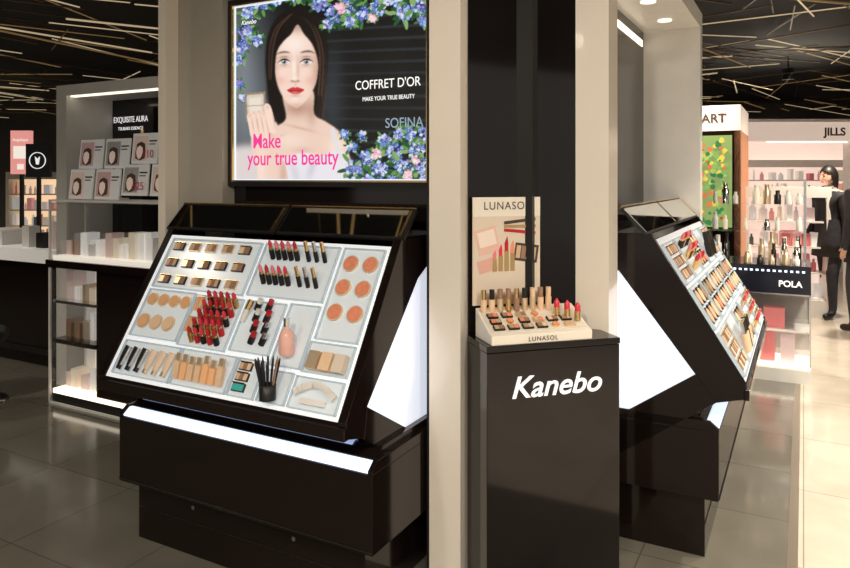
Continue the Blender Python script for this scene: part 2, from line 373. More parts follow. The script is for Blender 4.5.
# ------------------------------------------------------------------ slanted display counters
def counter(M, Wd, name, tip, traymat):
    b=MB()
    for x0,x1 in ((0,.035),(Wd-.035,Wd)):
        b.prism_x([(0,.69),(0,.745),(.368,1.335),(.62,1.335),(.62,1.235),(.50,1.17),(tip,.765),(.11,.66)],x0,x1,BLACKP)
        b.prism_x([(.11,.66),(tip,.765),(.50,.55),(.62,.48),(.62,.30),(.40,.45)],x0,x1,BLACKP)
    b.prism_x([(0,.69),(0,.72),(.366,1.305),(.62,1.305),(.62,1.26),(.41,1.20),(.10,.73),(.10,.68)],.035,Wd-.035,BLACKP)
    b.prism_x([(.10,.68),(.15,.76),(.62,.50),(.62,.44)],.035,Wd-.035,BLACKP)
    for x0,x1 in ((.006,.03),(Wd-.03,Wd-.006)):
        b.prism_x([(tip,.765),(.50,1.17),(.62,1.235),(.62,.48),(.50,.55)],x0,x1,GLOWC)
    b.box(.0,Wd,-.012,.012,.685,.728,BLACKP)
    # lower cabinet with light ledge and a dimmer recessed strip behind it
    b.box(-.0,Wd+.04,.10,.64,.26,.54,BLACKP)
    b.prism_x([(.104,.542),(.104,.548),(.135,.572),(.15,.572),(.15,.542)],.02,Wd+.02,GLOWB)
    for xx in (0,Wd+.02): b.prism_x([(.10,.54),(.10,.552),(.135,.580),(.64,.580),(.64,.54)],xx,xx+.02,BLACKP)
    b.prism_x([(.15,.542),(.15,.576),(.20,.606),(.64,.606),(.64,.542)],.02,Wd+.02,BLACKP)
    b.prism_x([(.18,.596),(.18,.602),(.21,.634),(.22,.634),(.22,.60)],.05,Wd-.10,GLOWD)
    b.box(.05,Wd-.03,.16,.64,0,.26,BLACKP)
    b.box(.052,Wd-.032,.157,.161,.135,.139,BLACKM)
    b.box(0,Wd+.04,.096,.10,.268,.274,BLACKM)
    for x in (Wd*.3,Wd*.72): b.cyl(.009,-.006,.0,SILVER,T(x,.159,.20)@R(90,'X'),10)
    o=b.build(name,M,bevel=.003)
    SF=frame((0,0,.722),(1,0,0),(0,.528,.849),(0,-.849,.528))
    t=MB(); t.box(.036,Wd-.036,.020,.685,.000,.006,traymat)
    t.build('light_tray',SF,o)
    mm=MB(); n=2; w=(Wd)/n
    for i in range(n):
        x0=i*w+.006-.03*(i==0); x1=(i+1)*w-.006+.01*(i==n-1)
        F=frame((0,.375,1.335),(1,0,0),(0,.70,.714),(0,-.714,.70))
        mm.box(x0,x1,0,.155,-.012,0,BLACKM,F); mm.box(x0+.008,x1-.03,.010,.145,0,.003,MIRROR,F)
        mm.box(x1-.026,x1-.014,.012,.143,0,.004,GOLD,F)
        mm.box(x0,x1,.152,.158,-.012,.006,GOLD,F)
    mm.build('tilting_mirrors',Matrix.Identity(4),o)
    return o, M@SF
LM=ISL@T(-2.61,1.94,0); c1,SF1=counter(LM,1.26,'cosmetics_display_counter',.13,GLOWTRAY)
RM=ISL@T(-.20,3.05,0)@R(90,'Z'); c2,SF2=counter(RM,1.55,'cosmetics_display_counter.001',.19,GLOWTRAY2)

UP=frame((0,0,0),(1,0,0),(0,.528,-.849),(0,.849,.528))   # in slope frame: z axis = world up
def P(x,y,z=.009,rot=0): return T(x,y,z)@R(rot,'Z')
def lipstick(b,x,y,col,h=.045,r=.0075,cap=BLACKM,lean=0):
    M=T(x,y,.009)@R(-40+lean,'X')
    b.cyl(r,0,h*.55,cap,M,10); b.cyl(r*.85,h*.55,h*.7,GOLD,M,10); b.lathe([(r*.7,h*.7),(r*.7,h*.95),(r*.25,h*1.12)],col,M,10)
def palette(b,x,y,w=.05,h=.036,cols=(TAN,BROWN,GOLDS,BEIGE),case=BLACKM):
    M=P(x,y); b.box(-w/2,w/2,-h/2,h/2,0,.008,case,M)
    n=len(cols)
    for i,c in enumerate(cols):
        x0=-w/2+.002+i*(w-.004)/n; b.box(x0+.001,x0+(w-.004)/n-.001,-h/2+.003,h/2-.003,.0080,.0105,c,M)
    b.box(-w/2,w/2,h/2,h/2+.003,.0,.014,GOLD,M)
def roundc(b,x,y,r,c,case=WHITE):
    b.cyl(r,0,.008,case,P(x,y),20); b.cyl(r*.86,.008,.0105,c,P(x,y),20)
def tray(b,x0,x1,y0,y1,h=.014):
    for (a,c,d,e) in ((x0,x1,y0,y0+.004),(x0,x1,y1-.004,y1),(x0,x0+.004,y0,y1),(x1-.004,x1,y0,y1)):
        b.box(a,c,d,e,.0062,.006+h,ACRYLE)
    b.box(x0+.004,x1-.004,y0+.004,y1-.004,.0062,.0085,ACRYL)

b=MB()
for r_ in ((.07,.60,.425,.665),(.07,.35,.20,.415),(.62,1.00,.43,.665),(1.02,1.21,.29,.665),(.64,.84,.20,.41),(.86,1.0,.17,.415),
           (.36,.62,.19,.41),(.07,.40,.035,.18),(.41,.70,.035,.18),(.71,.84,.035,.18),(.855,.985,.035,.155),(1.01,1.21,.165,.28),(1.0,1.21,.035,.150)):
    tray(b,*r_)
b.build('acrylic_product_trays',SF1)
b=MB()
for j,y in enumerate((.625,.545,.465)):
    for i in range(5):
        palette(b,.125+.098*i,y,.062,.036,random.choice([(TAN,BROWN),(ORANGE,BROWN,TAN),(BEIGE,TAN,BROWN),(GOLDS,BROWN)]),random.choice([BLACKM,BLACKM,GOLDS]))
for i,y in ((0,.36),(0,.27)): palette(b,.39,y+.01,.045,.06,(ORANGE,BEIGE),GOLDS)
for i,y in enumerate((.15,.11,.07)): palette(b,.755+.0*i,y,.06,.03,(TEAL,) if i==2 else (TAN,BROWN,BEIGE))
b.build('eyeshadow_palettes',SF1)
b=MB()
for i in range(4): roundc(b,.11+.066*i,.37,.029,random.choice([BEIGE,ORANGE]),GOLDS)
for i in range(3): roundc(b,.115+.075*i,.27,.033,random.choice([BEIGE,ORANGE]),GOLDS)
b.build('powder_compacts',SF1)
b=MB()
for i in range(2):
    for j in range(3): roundc(b,1.07+.09*i,.60-.10*j,.034,CORAL,mat('case_gold',(.85,.68,.5),.3,.3))
b.build('blush_testers',SF1)
b=MB()
for j in range(5):
    for i in range(5): lipstick(b,.455+.034*i-.006*j,.375-.04*j,random.choice([RED,RED2,RED]),.060,.0125,random.choice([RED,BLACKM,GOLD]))
for j,y in enumerate((.60,.49)):
    for i in range(5): lipstick(b,.68+.032*i,y,random.choice([RED,RED2,PINKL]),.075,.011,random.choice([BLACKM,BLACKM]))
    for i in range(3):
        M=T(.865+.04*i,y,.009)@R(-40,'X'); b.cyl(.009,0,.045,BLACKM,M,10); b.cyl(.008,.045,.085,SILVER if i%2 else GOLD,M,10)
b.build('lipstick_testers',SF1)
b=MB()
for j in range(4):
    for i in range(2):
        M=T(.70+.055*i+.01*j,.375-.045*j,.012)@R(-60,'X')@R(25,'Y'); b.cyl(.013,0,.030,BLACKM,M,10); b.cyl(.011,.030,.05,random.choice([RED,WHITE,SILVER]),M,10)
b.build('nail_lacquer_bottles',SF1)
b=MB()
for i in range(6):
    M=T(.10+.052*i,.055,.018)@R(-85,'X')@R(10,'Y')@Matrix.Diagonal((1,.5,1,1))
    c=SILVER if i<3 else mat('tube_beige',(.85,.66,.50),.4)
    b.lathe([(.013,0),(.013,.018)],BLACKM if i<3 else GOLDS,M,12); b.lathe([(.014,.018),(.019,.05),(.020,.098)],c,M,12)
M=T(.655,.32,.018)@R(-75,'X')@R(18,'Y'); b.lathe([(.011,0),(.012,.05)],WHITE,M); b.lathe([(.012,.05),(.012,.09)],GOLD,M)
b.build('foundation_tubes',SF1)
b=MB(); OL=mat('orange_liquid',(.86,.48,.24),.15,emit=.1)
for i in range(7):
    M=T(.435+.038*i,.060,.018)@R(-72,'X'); h=random.uniform(.06,.075)
    b.box(-.014,.014,-.008,.008,0,h,random.choice([OL,BEIGE]),M); b.box(-.011,.011,-.006,.006,h,h+.03,GOLDS,M)
b.build('liquid_foundation_bottles',SF1)
b=MB(); M=T(.93,.215,.026)@UP
b.lathe([(.026,0),(.030,.01),(.028,.07),(.018,.09),(.009,.096),(.009,.104)],PINKG,M,18); b.lathe([(.011,.104),(.012,.135)],SILVER,M,14)
b.build('perfume_bottle',SF1)
b=MB()
for i in range(3): b.box(1.04+.056*i,1.04+.056*i+.046,.175,.24,.0165,.045,(GOLDS,BEIGE,CARD)[i])
b.build('powder_gift_boxes',SF1)
b=MB(); M=T(.92,.045,.030)@UP
b.lathe([(.030,0),(.031,.055),(.027,.056),(.027,.004)],BLACKM,M,20)
for i in range(14):
    a=i*.45; M2=M@T(.016*math.cos(a),.016*math.sin(a),.01)@R(12*math.cos(a),'Y')@R(-12*math.sin(a),'X')
    b.lathe([(.0035,0),(.0045,.12+.006*(i%3)),(.001,.140)],random.choice([BLACKM,BLACKM,BLACKM,BROWN]),M2,8)
b.build('eyeliner_pencil_cup',SF1)
b=MB()
pts=[(1.02+.17*k/12,.09+.035*math.sin(math.pi*k/12)) for k in range(13)]
for k in range(12):
    (xa,ya),(xb,yb)=pts[k],pts[k+1]; L=math.hypot(xb-xa,yb-ya)
    b.box(-.002,L+.002,-.012,.012,.0165,.030,WHITE,T(xa,ya,0)@R(math.degrees(math.atan2(yb-ya,xb-xa)),'Z'))
b.box(1.05,1.16,.055,.075,.0165,.024,PAPER)
b.build('lash_curler_tray',SF1)

b=MB()
for i in range(5):
    for j in range(3):
        tray(b,.065+.288*i,.34+.288*i,.04+.21*j,.235+.21*j)
b.build('acrylic_product_trays.001',SF2)
bp=MB(); bl=MB(); br=MB(); bt=MB()
for i in range(5):
    for j in range(3):
        x0=.065+.288*i; y0=.04+.21*j; k=(i*3+j*2+i*j)%4
        if k==0:
            for a in range(3):
                for c in range(3): palette(bp,x0+.05+.085*a,y0+.04+.058*c,.072,.042,random.choice([(TAN,BROWN),(GOLDS,BROWN,TAN),(BROWN,BEIGE)]))
        elif k==1:
            for a in range(6):
                for c in range(3): lipstick(bl,x0+.03+.042*a,y0+.03+.058*c,random.choice([RED,RED2,PINKL]),.07,.011,random.choice([BLACKM,GOLD,SILVER]))
        elif k==2:
            for a in range(3):
                for c in range(2): roundc(br,x0+.055+.085*a,y0+.055+.085*c,.038,random.choice([CORAL,BEIGE,TAN,GOLDS]),BLACKM)
        else:
            for a in range(6):
                M=T(x0+.03+.042*a,y0+.03,.022)@R(-70,'X'); bt.lathe([(.014,0),(.015,.08)],random.choice([BEIGE,BLACKM,SILVER,GOLD]),M); bt.cyl(.012,.08,.135,random.choice([GOLD,BLACKM,SILVER]),M)
bp.build('eyeshadow_palettes.001',SF2); bl.build('lipstick_testers.001',SF2); br.build('powder_compacts.001',SF2); bt.build('foundation_tubes.001',SF2)

# ------------------------------------------------------------------ pedestal
PEDM=ISL@T(-1.005,2.328,0)@R(45,'Z')
b=MB(); pw=.544
b.box(0,pw,0,.20,.04,.935,BLACK); b.box(-.002,pw+.002,-.003,.20,.937,.96,BLACK); b.box(.02,pw-.02,.02,.19,0,.04,BLACKM)
ped=b.build('display_pedestal',PEDM,bevel=.002)
text('logo_letters','Kanebo',.112,frame((.275,-.004,.80),(1,0,0),(0,0,1),(0,-1,0)),mat('chrome_white',(.85,.86,.88),.25,.2,emit=.5,ecol=(1,1,1)),ped,.002,.28,.0012,sx=1.06)

b=MB(); x0,x1=.02,.43
IV=mat('ivory_acrylic',(.84,.78,.68),.3)
b.prism_x([(.004,0),(.004,.035),(.03,.042),(.17,.11),(.17,0)],x0,x1,IV)
stand=b.build('lipstick_tester_stand',PEDM@T(0,0,.96),bevel=.003)
b=MB()
SS=frame((0,.03,.042),(1,0,0),(0,.899,.437),(0,-.437,.899))
b.box(x0+.01,x1-.01,.0,.150,.0005,.003,mat('stand_inlay',(.78,.70,.58),.35),SS)
for i in range(6):
    for j in range(3):
        if j==2 and i>3: continue
        M=SS@T(x0+.045+.058*i,.018+.036*j,.003)
        if (i*2+j)%5==3:
            b.cyl(.014,0,.008,GOLD,M,16); b.cyl(.012,.008,.010,random.choice([CORAL,BEIGE]),M,16); continue
        b.box(-.021,.021,-.013,.013,0,.008,random.choice([BLACKM,GOLDS,BLACKM]),M)
        for q in range(2): b.box(-.018+.019*q,-.001+.019*q,-.010,.010,.008,.010,random.choice([TAN,BROWN,BEIGE,CORAL,GOLDS]),M)
for i in range(9):
    M=T(x0+.022+.034*i,.140,.095)
    b.cyl(.012,0,.050,random.choice([GOLD,BEIGE,GOLDS,BROWN]),M,12); b.cyl(.010,.050,.088,random.choice([BLACKM,GOLD,BROWN,BEIGE]),M,12)
for i in range(3):
    M=T(x1-.10+.034*i,.10-.02*i,.075-.006*i); b.cyl(.012,0,.035,GOLD,M,12); b.lathe([(.011,.035),(.011,.055),(.003,.068)],RED2,M,12)
b.build('tester_products',Matrix.Identity(4),stand)
DT=mat('dark_print',(.06,.04,.03),.5)
text('stand_letters','LUNASOL',.024,frame(((x0+x1)/2,.002,.016),(1,0,0),(0,0,1),(0,-1,0)),DT,stand,.0005,spacing=1.2)

b=MB()
b.box(0,.285,0,.006,0,.42,CARD)
b.box(0,.285,-.001,0,.345,.42,mat('card_head',(.84,.78,.68),.5))
for k,(x,h,c) in enumerate(((.115,.10,RED2),(.14,.13,RED),(.165,.115,CORAL),(.09,.08,PINKL))):
    b.box(x-.009,x+.009,-.003,0,.13,.13+h*.6,GOLD); b.box(x-.007,x+.007,-.003,0,.13+h*.6,.13+h*.85,c); b.prism_z([(x-.007,.13+h*.85),(x+.007,.13+h*.85),(x+.004,.13+h*1.05)],0,.003,c,DOWN)
M=T(.06,0,.25)@R(-14,'Y'); b.box(-.045,.045,-.002,0,-.05,.05,mat('print_pink',(.80,.50,.42),.5),M); b.box(-.036,.036,-.003,-.002,-.02,.04,mat('print_pale',(.88,.74,.66),.5),M)
M=T(.06,0,.16)@R(-14,'Y'); b.box(-.040,.040,-.002,0,-.03,.02,mat('print_pink2',(.72,.40,.34),.5),M)
M=T(.225,0,.20)@R(8,'Y'); b.box(-.05,.05,-.002,0,-.035,.035,DT,M)
for q in range(4): b.box(-.044+.022*q,-.026+.022*q,-.003,-.002,-.025,.025,(TAN,BROWN,BEIGE,GOLDS)[q],M)
for q in range(3):
    M=T(.19,0,.325-.020*q)@R(-6+6*q,'Y'); b.box(-.06,.075,-.002,0,-.006,.006,(DT,GOLD,RED)[q],M)
card=b.build('promotional_card',PEDM@T(.015,.185,1.075))
text('card_letters','LUNASOL',.044,frame((.142,-.002,.385),(1,0,0),(0,0,1),(0,-1,0)),DT,card,.0005,spacing=1.15,sx=.92)
# ------------------------------------------------------------------ neighbouring lit bay (left)
BM=ISL@T(-5.0,3.35,0)
b=MB()
b.box(0,.12,0,.45,0,2.27,WHITE); b.box(.12,1.98,0,.45,2.19,2.27,WHITE); b.box(1.90,2.0,0,.45,0,2.19,WHITE)
b.box(.12,1.9,.40,.45,.95,2.19,BLACK)
b.box(.14,1.88,.02,.06,2.18,2.19,GLOWW)
b.box(.12,1.9,.1,.45,0,.05,BLACKM); b.box(.12,1.9,.1,.45,.9,.95,BLACKP); b.box(.12,1.9,.38,.45,.05,.9,BLACKM)
bay=b.build('illuminated_display_bay',BM)
text('bay_letters','EXQUISITE AURA',.066,frame((.335,.397,2.03),(1,0,0),(0,0,1),(0,-1,0)),WTXT,bay,.001,sx=.78)
text('bay_sub','TSUBAKI ESSENCE',.036,frame((.335,.397,1.96),(1,0,0),(0,0,1),(0,-1,0)),WTXT,bay,.001)
GM=BM@T(.25,0,0)
b=MB()
def gframe(b,x0,x1,y0,y1,z0,z1,t=.012,m=SILVER):
    for x in (x0,x1-t):
        for y in (y0,y1-t): b.box(x,x+t,y,y+t,z0,z1,m)
    for z in (z0,z1-t):
        for y in (y0,y1-t): b.box(x0,x1,y,y+t,z,z+t,m)
        for x in (x0,x1-t): b.box(x,x+t,y0,y1,z,z+t,m)
x0,x1=.13,1.35
b.box(x0,x1,-.28,-.01,0,.07,BLACKM)
b.box(x0,x1,-.28,-.01,.07,.10,GLOWW)
b.box(x0,x0+.45,-.28,-.01,.42,.45,BLACKP); b.box(x0-.04,x1,-.31,-.01,.95,1.0,BLACKP); b.box(x0,x1,-.28,-.01,1.0,1.03,mat('lit_shelf',(.9,.85,.75),.4,emit=.5,ecol=(1,.92,.8)))
b.box(x0+.45,x1,-.27,-.01,.10,.95,BLACKP)
b.box(x0,x0+.45,-.28,-.01,.70,.72,SILVER)
b.box(x0,x0+.45,-.02,-.01,.1,.95,mat('bright_back',(.8,.76,.7),.5,emit=.2,ecol=(1,.95,.88)))
gframe(b,x0-.02,x1,-.30,-.01,0,1.42,.014,WHITE)
b.box(x0,x1,-.285,-.281,1.04,1.40,GLASS); b.box(x0,x1,-.28,-.02,1.39,1.398,GLASS)
b.box(x0,x0+.45,-.285,-.281,.10,.95,GLASS)
b.build('glass_showcase',GM)
b=MB()
PK=[mat('pack_blush',(.78,.60,.56),.4,emit=.1),mat('pack_white',(.85,.83,.80),.4,emit=.3),mat('pack_plain',(.7,.68,.65),.4),mat('pack_cream',(.80,.70,.56),.4,emit=.2),mat('pack_white',(.8,.8,.8),.4),GOLDS,BROWN]
for z in (.10,.45,.72,1.03):
    x=x0+.03
    while x<x1-.1:
        w=random.uniform(.03,.08); h=random.uniform(.07,.20); b.box(x,x+w,-.2,-.1,z+.001,z+h,random.choice(PK)); x+=w+random.uniform(.01,.05)
        if z<1 and x>x0+.40: break
b.build('boxed_cosmetics',GM)
b=MB()
PF=mat('photo_face',(.92,.72,.62),.6,emit=.2)
for i in range(4):
    for j in range(2):
        x=.25+.28*i; z=1.422+.215*j+.03*(i>1); M=T(x,-.16+.08*j,z)@R(-6,'X')
        b.box(-.125,.125,0,.01,0,.21,mat('placard_white',(.85,.84,.80),.5,emit=.12),M); b.box(-.11,.03,-.002,0,.02,.19,(mat('photo_skin',(.80,.60,.52),.5,emit=.15),mat('photo_rose',(.72,.45,.45),.5,emit=.1),mat('photo_grey',(.62,.62,.62),.5))[(i+j)%3],M)
        b.lathe([(.001,.0),(.048,.015),(.05,.06),(.04,.115),(.001,.13)],mat('photo_hair',(.16,.09,.06),.6),M@T(-.038,-.003,.022)@Matrix.Diagonal((1,.03,1,1)),14)
        b.lathe([(.001,.0),(.022,.018),(.033,.05),(.028,.08),(.001,.095)],PF,M@T(-.044,-.006,.03)@Matrix.Diagonal((1,.03,1,1)),14)
        b.box(.04,.115,-.002,0,.15,.16,DT,M); b.box(.04,.10,-.002,0,.13,.137,DT,M)
        if j==0: b.box(-.11,.11,.0,.08,.0,.01,PAPER,T(x,-.14,z))
        else: b.box(-.02,.02,.012,.03,-.215,.02,PAPER,T(x,-.14+.06,z))
pc=b.build('price_placards',GM)
for i,s in enumerate(('110','525')):
    text('price_%d'%i,s,.075,T(.87,-.175+.08*(1-i),1.73-.215*i)@frame((0,0,0),(1,0,0),(0,0,1),(0,-1,0)),mat('price_red',(.7,.04,.12),.5),pc,.001)
b=MB(); M=T(.56,.33,0)
b.lathe([(.05,1.60),(.05,1.62),(.03,1.63),(.035,1.72),(.05,1.80),(.03,1.86),(.018,1.88),(.018,1.91)],GOLDS,M,16); b.lathe([(.02,1.91),(.022,1.94)],GOLD,M)
b.box(.46,.66,.24,.38,.951,1.60,BLACKM)
b.build('perfume_bottle.001',BM)

# long service counter further left
b=MB(); SC=ISL@T(-8.9,3.6,0)
b.box(0,3.60,0,.6,.86,.97,mat('counter_white',(.85,.83,.78),.3,emit=.2,ecol=(1,.95,.88))); b.box(.0,3.60,.03,.6,0,.86,BLACKP); b.box(0,3.60,.0,.03,.10,.14,BLACKM)
b.box(2.2,2.6,.1,.4,.97,1.10,PAPER); b.box(.8,1.2,.1,.4,.97,1.30,BLACKM); b.box(2.9,3.0,.1,.2,.97,1.15,PAPER); b.box(3.3,3.42,.1,.2,.97,1.2,PK[0]); b.box(3.1,3.2,.1,.2,.97,1.1,BLACKM)
b.build('service_counter',SC)
b=MB()
b.lathe([(.03,0),(.03,.42)],SILVER,None,12); b.lathe([(.20,0),(.20,.015),(.03,.03)],SILVER,None,20); b.lathe([(.19,.42),(.21,.45),(.21,.49),(.18,.51)],BLACKM,None,24)
for i in range(2):
    o=b.build('counter_stool',T(-3.15-.7*i,4.9+.4*i,0))

# ------------------------------------------------------------------ distant shelving
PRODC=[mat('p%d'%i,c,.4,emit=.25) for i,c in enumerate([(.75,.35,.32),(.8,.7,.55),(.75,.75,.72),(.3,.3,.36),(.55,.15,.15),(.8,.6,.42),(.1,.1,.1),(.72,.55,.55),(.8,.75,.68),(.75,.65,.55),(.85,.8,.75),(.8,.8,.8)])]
WARM=mat('warm_backlight',(.85,.62,.42),.6,emit=.6,ecol=(1,.76,.50),noise=.15,nscale=2)
PINKW=mat('rosy_backlight',(.85,.70,.62),.6,emit=.6,ecol=(1,.80,.70),noise=.15,nscale=2)
def shelves(name,M,Wd,Ht,back,fr,nsh=5,base=.5,d=.35,density=1.0):
    b=MB(); b.box(0,Wd,d-.03,d,0,Ht,back); b.box(0,Wd,0,d-.03,0,base,fr); b.box(-.05,0,0,d,0,Ht,fr); b.box(Wd,Wd+.05,0,d,0,Ht,fr); b.box(-.05,Wd+.05,0,d,Ht,Ht+.12,fr)
    for k in range(nsh):
        z=base+(Ht-base)*k/nsh; b.box(0,Wd,.03,d-.03,z,z+.02,fr)
        x=.03
        while x<Wd-.1:
            w=random.uniform(.03,.10); h=random.uniform(.4,.8)*(Ht-base)/nsh
            if random.random()<.5: b.box(x,x+w,.08,.2,z+.02,z+.02+h,random.choice(PRODC))
            else: b.lathe([(w/2,z+.02),(w/2,z+.02+h*.7),(w/4,z+.02+h*.75),(w/4,z+.02+h)],random.choice(PRODC),T(x+w/2,.14,0),8)
            x+=w+random.uniform(.01,.07)/density
    return b.build(name,M)
shelves('cosmetics_shelf_unit',T(-9.8,10.8,0),2.3,1.75,WARM,BLACKM)
shelves('cosmetics_shelf_unit.001',T(-6.9,11.6,0),2.6,1.55,WARM,CREAM,4)
shelves('cosmetics_shelf_unit.002',T(-3.9,12.8,0),3.0,1.7,WARM,BLACKM)
b=MB(); b.box(0,.26,0,.06,0,.56,em('sign_rose',(.80,.32,.28),.9)); b.box(.04,.22,-.005,0,.20,.36,em('sign_pale',(.95,.85,.75),.9)); b.box(.09,.17,-.006,0,.06,.13,em('sign_pale',(.95,.85,.75),.9)); b.box(.11,.15,0.01,.05,-1.62,-.0,BLACKM); b.box(.0,.26,-.08,.14,-1.62,-1.60,BLACKM)
s1=b.build('illuminated_sign',T(-5.33,9.0,1.62))
text('sign_letters','Angelique',.05,frame((.13,-.007,.44),(1,0,0),(0,0,1),(0,-1,0)),em('sign_pale',(.95,.85,.75),.9),s1,.001)
b=MB(); b.box(0,.30,0,.06,.0,.42,BLACKM)
for k in range(24):
    a=k*math.pi/12; b.box(-.015,.015,-.01,.0,-.004,.004,em('sign_white',(.9,.9,.9),.9),T(.15+.10*math.cos(a),0,.21+.10*math.sin(a))@R(90-math.degrees(a),'Y'))
b.prism_z([(-.015,-.05),(.015,-.05),(.03,.05),(0,.02),(-.03,.05)],0,.01,em('sign_white',(.9,.9,.9),.9),T(.15,0,.21)@DOWN)
b.box(.13,.17,.01,.05,-1.58,0,BLACKM); b.box(.02,.28,-.08,.14,-1.58,-1.56,BLACKM)
b.build('illuminated_sign.001',T(-5.02,8.8,1.58))

# right-hand booths
ARTM=ISL@T(-1.7,8.0,0)
b=MB(); FAS=mat('fascia_ivory',(.75,.62,.52),.5,emit=.45,ecol=(1,.80,.68))
b.box(0,1.12,0,1.2,2.07,2.34,FAS); b.box(0,1.12,0,.1,0,2.07,BLACKP); b.box(1.06,1.12,.0,1.2,0,2.07,mat('orange_side',(.6,.25,.12),.5,emit=.2))
b.box(.45,1.04,-.02,0,1.05,2.02,em('leaf_ground',(.30,.42,.14),.8))
for i in range(190):
    M=T(random.uniform(.5,.98),-.022-.0003*i,random.uniform(1.1,1.97))@DOWN
    a=random.uniform(0,3); r=random.uniform(.015,.05)
    b.prism_z([(r*math.cos(a+k*1.05)*random.uniform(.5,1),r*math.sin(a+k*1.05)*random.uniform(.5,1)) for k in range(6)],0,.001,random.choice([em('leafy',(.25,.50,.12)),em('leafgold',(.85,.65,.10)),em('leafy2',(.45,.62,.15)),em('leafred',(.75,.20,.08)),em('leafdk',(.05,.22,.08))]),M)
booth=b.build('brand_booth',ARTM)
text('booth_letters','ART',.13,frame((.86,-.002,2.2),(1,0,0),(0,0,1),(0,-1,0)),DT,booth,.004,bold=.003)
BB=T(4.35,9.6,0)
b=MB(); b.box(0,4.5,0,.25,2.08,2.34,FAS); b.box(0,4.5,.0,2.6,2.34,2.38,WHITE); b.box(0,.08,0,2.6,0,2.08,PINKW); b.box(0,4.5,2.5,2.6,0,2.34,PINKW)
b.box(.4,4.4,.1,.14,2.06,2.08,GLOWW); b.box(1.5,1.6,0,.2,0,2.08,WHITE)
booth2=b.build('brand_booth.001',BB)
text('booth_letters','JILLS',.15,frame((1.27,-.003,2.2),(1,0,0),(0,0,1),(0,-1,0)),DT,booth2,.004,bold=.004)
shelves('cosmetics_shelf_unit.003',T(4.5,11.6,0),3.9,1.75,PINKW,WHITE,5,.6,density=.6)
shelves('cosmetics_shelf_unit.004',T(4.45,9.2,0),.85,.95,PINKW,BLACKM,2,.3,.3)
shelves('cosmetics_shelf_unit.005',T(3.7,8.0,0)@R(-15,'Z'),.8,1.35,PINKW,WHITE,4,.2,.35,1.0)

# skincare counter with glass case
PM2=ISL@T(-.88,6.05,0)
b=MB(); NAVY=mat('navy_black',(.012,.014,.025),.15)
b.box(0,.93,0,.55,.68,.88,NAVY); b.box(0,.93,0,.55,0,.10,WHITE); b.box(0,.35,0,.55,.1,.68,NAVY); b.box(.35,.93,.4,.55,.1,.68,mat('grey_lacquer',(.4,.38,.36),.3))
b.box(.35,.93,0,.4,.10,.13,GLOWW); gframe(b,.35,.93,0,.4,.1,.68,.012,SILVER); b.box(.36,.92,.003,.006,.13,.67,GLASS); b.box(.924,.927,.01,.4,.13,.67,GLASS)
b.box(.36,.92,.02,.39,.38,.39,WHITE)
b.box(0,.93,.0,.55,.88,.895,NAVY)
for i in range(22): b.box(.03+.04*i,.05+.04*i,-.004,0,.845,.860,GLOWB)
cc=b.build('skincare_counter',PM2)
text('counter_letters','POLA',.065,frame((.79,-.003,.755),(1,0,0),(0,0,1),(0,-1,0)),WTXT,cc,.003,bold=.0015)
b=MB()
for i in range(10):
    for j in range(4):
        if random.random()<.2: continue
        x=.07+.085*i+random.uniform(-.01,.01); y=.06+.08*j; h=random.uniform(.06,.13)+.04*j; r=random.uniform(.016,.028); z=.896
        c=random.choice([SILVER,BLACKM,WHITE,BLACKM,GOLDS,PRODC[1],SILVER,SILVER,WHITE])
        b.lathe([(r,z),(r,z+h*.65),(r*.6,z+h*.7),(r*.6,z+h)],c,T(x,y,0),10)
b.box(.38,.5,.1,.2,.391,.56,PAPER); b.box(.55,.68,.08,.2,.131,.36,mat('pack_rose',(.75,.22,.22),.4,emit=.2)); b.box(.72,.82,.08,.2,.131,.33,PRODC[7]); b.box(.6,.75,.1,.2,.391,.55,mat('pack_rose',(.8,.2,.2),.4)); b.box(.4,.5,.1,.2,.131,.3,PRODC[1])
b.build('skincare_bottles',PM2)
b=MB()
for z in (1.12,1.34):
    b.box(0,.9,.0,.18,z,z+.012,GLASS)
    for i in range(11):
        if random.random()<.7:
            h=random.uniform(.10,.19); r=random.uniform(.016,.03); b.lathe([(r,z+.0125),(r,z+h*.7),(r*.6,z+h*.75),(r*.6,z+h)],random.choice([BLACKM,SILVER,WHITE,WHITE,PRODC[1],BLACKM,GOLDS,SILVER]),T(.05+.08*i,.09,0),10)
for x in (.0,.88): b.box(x,x+.02,.08,.10,.896,1.56,SILVER)
b.build('tiered_bottle_rack',PM2@T(0,.37,0))

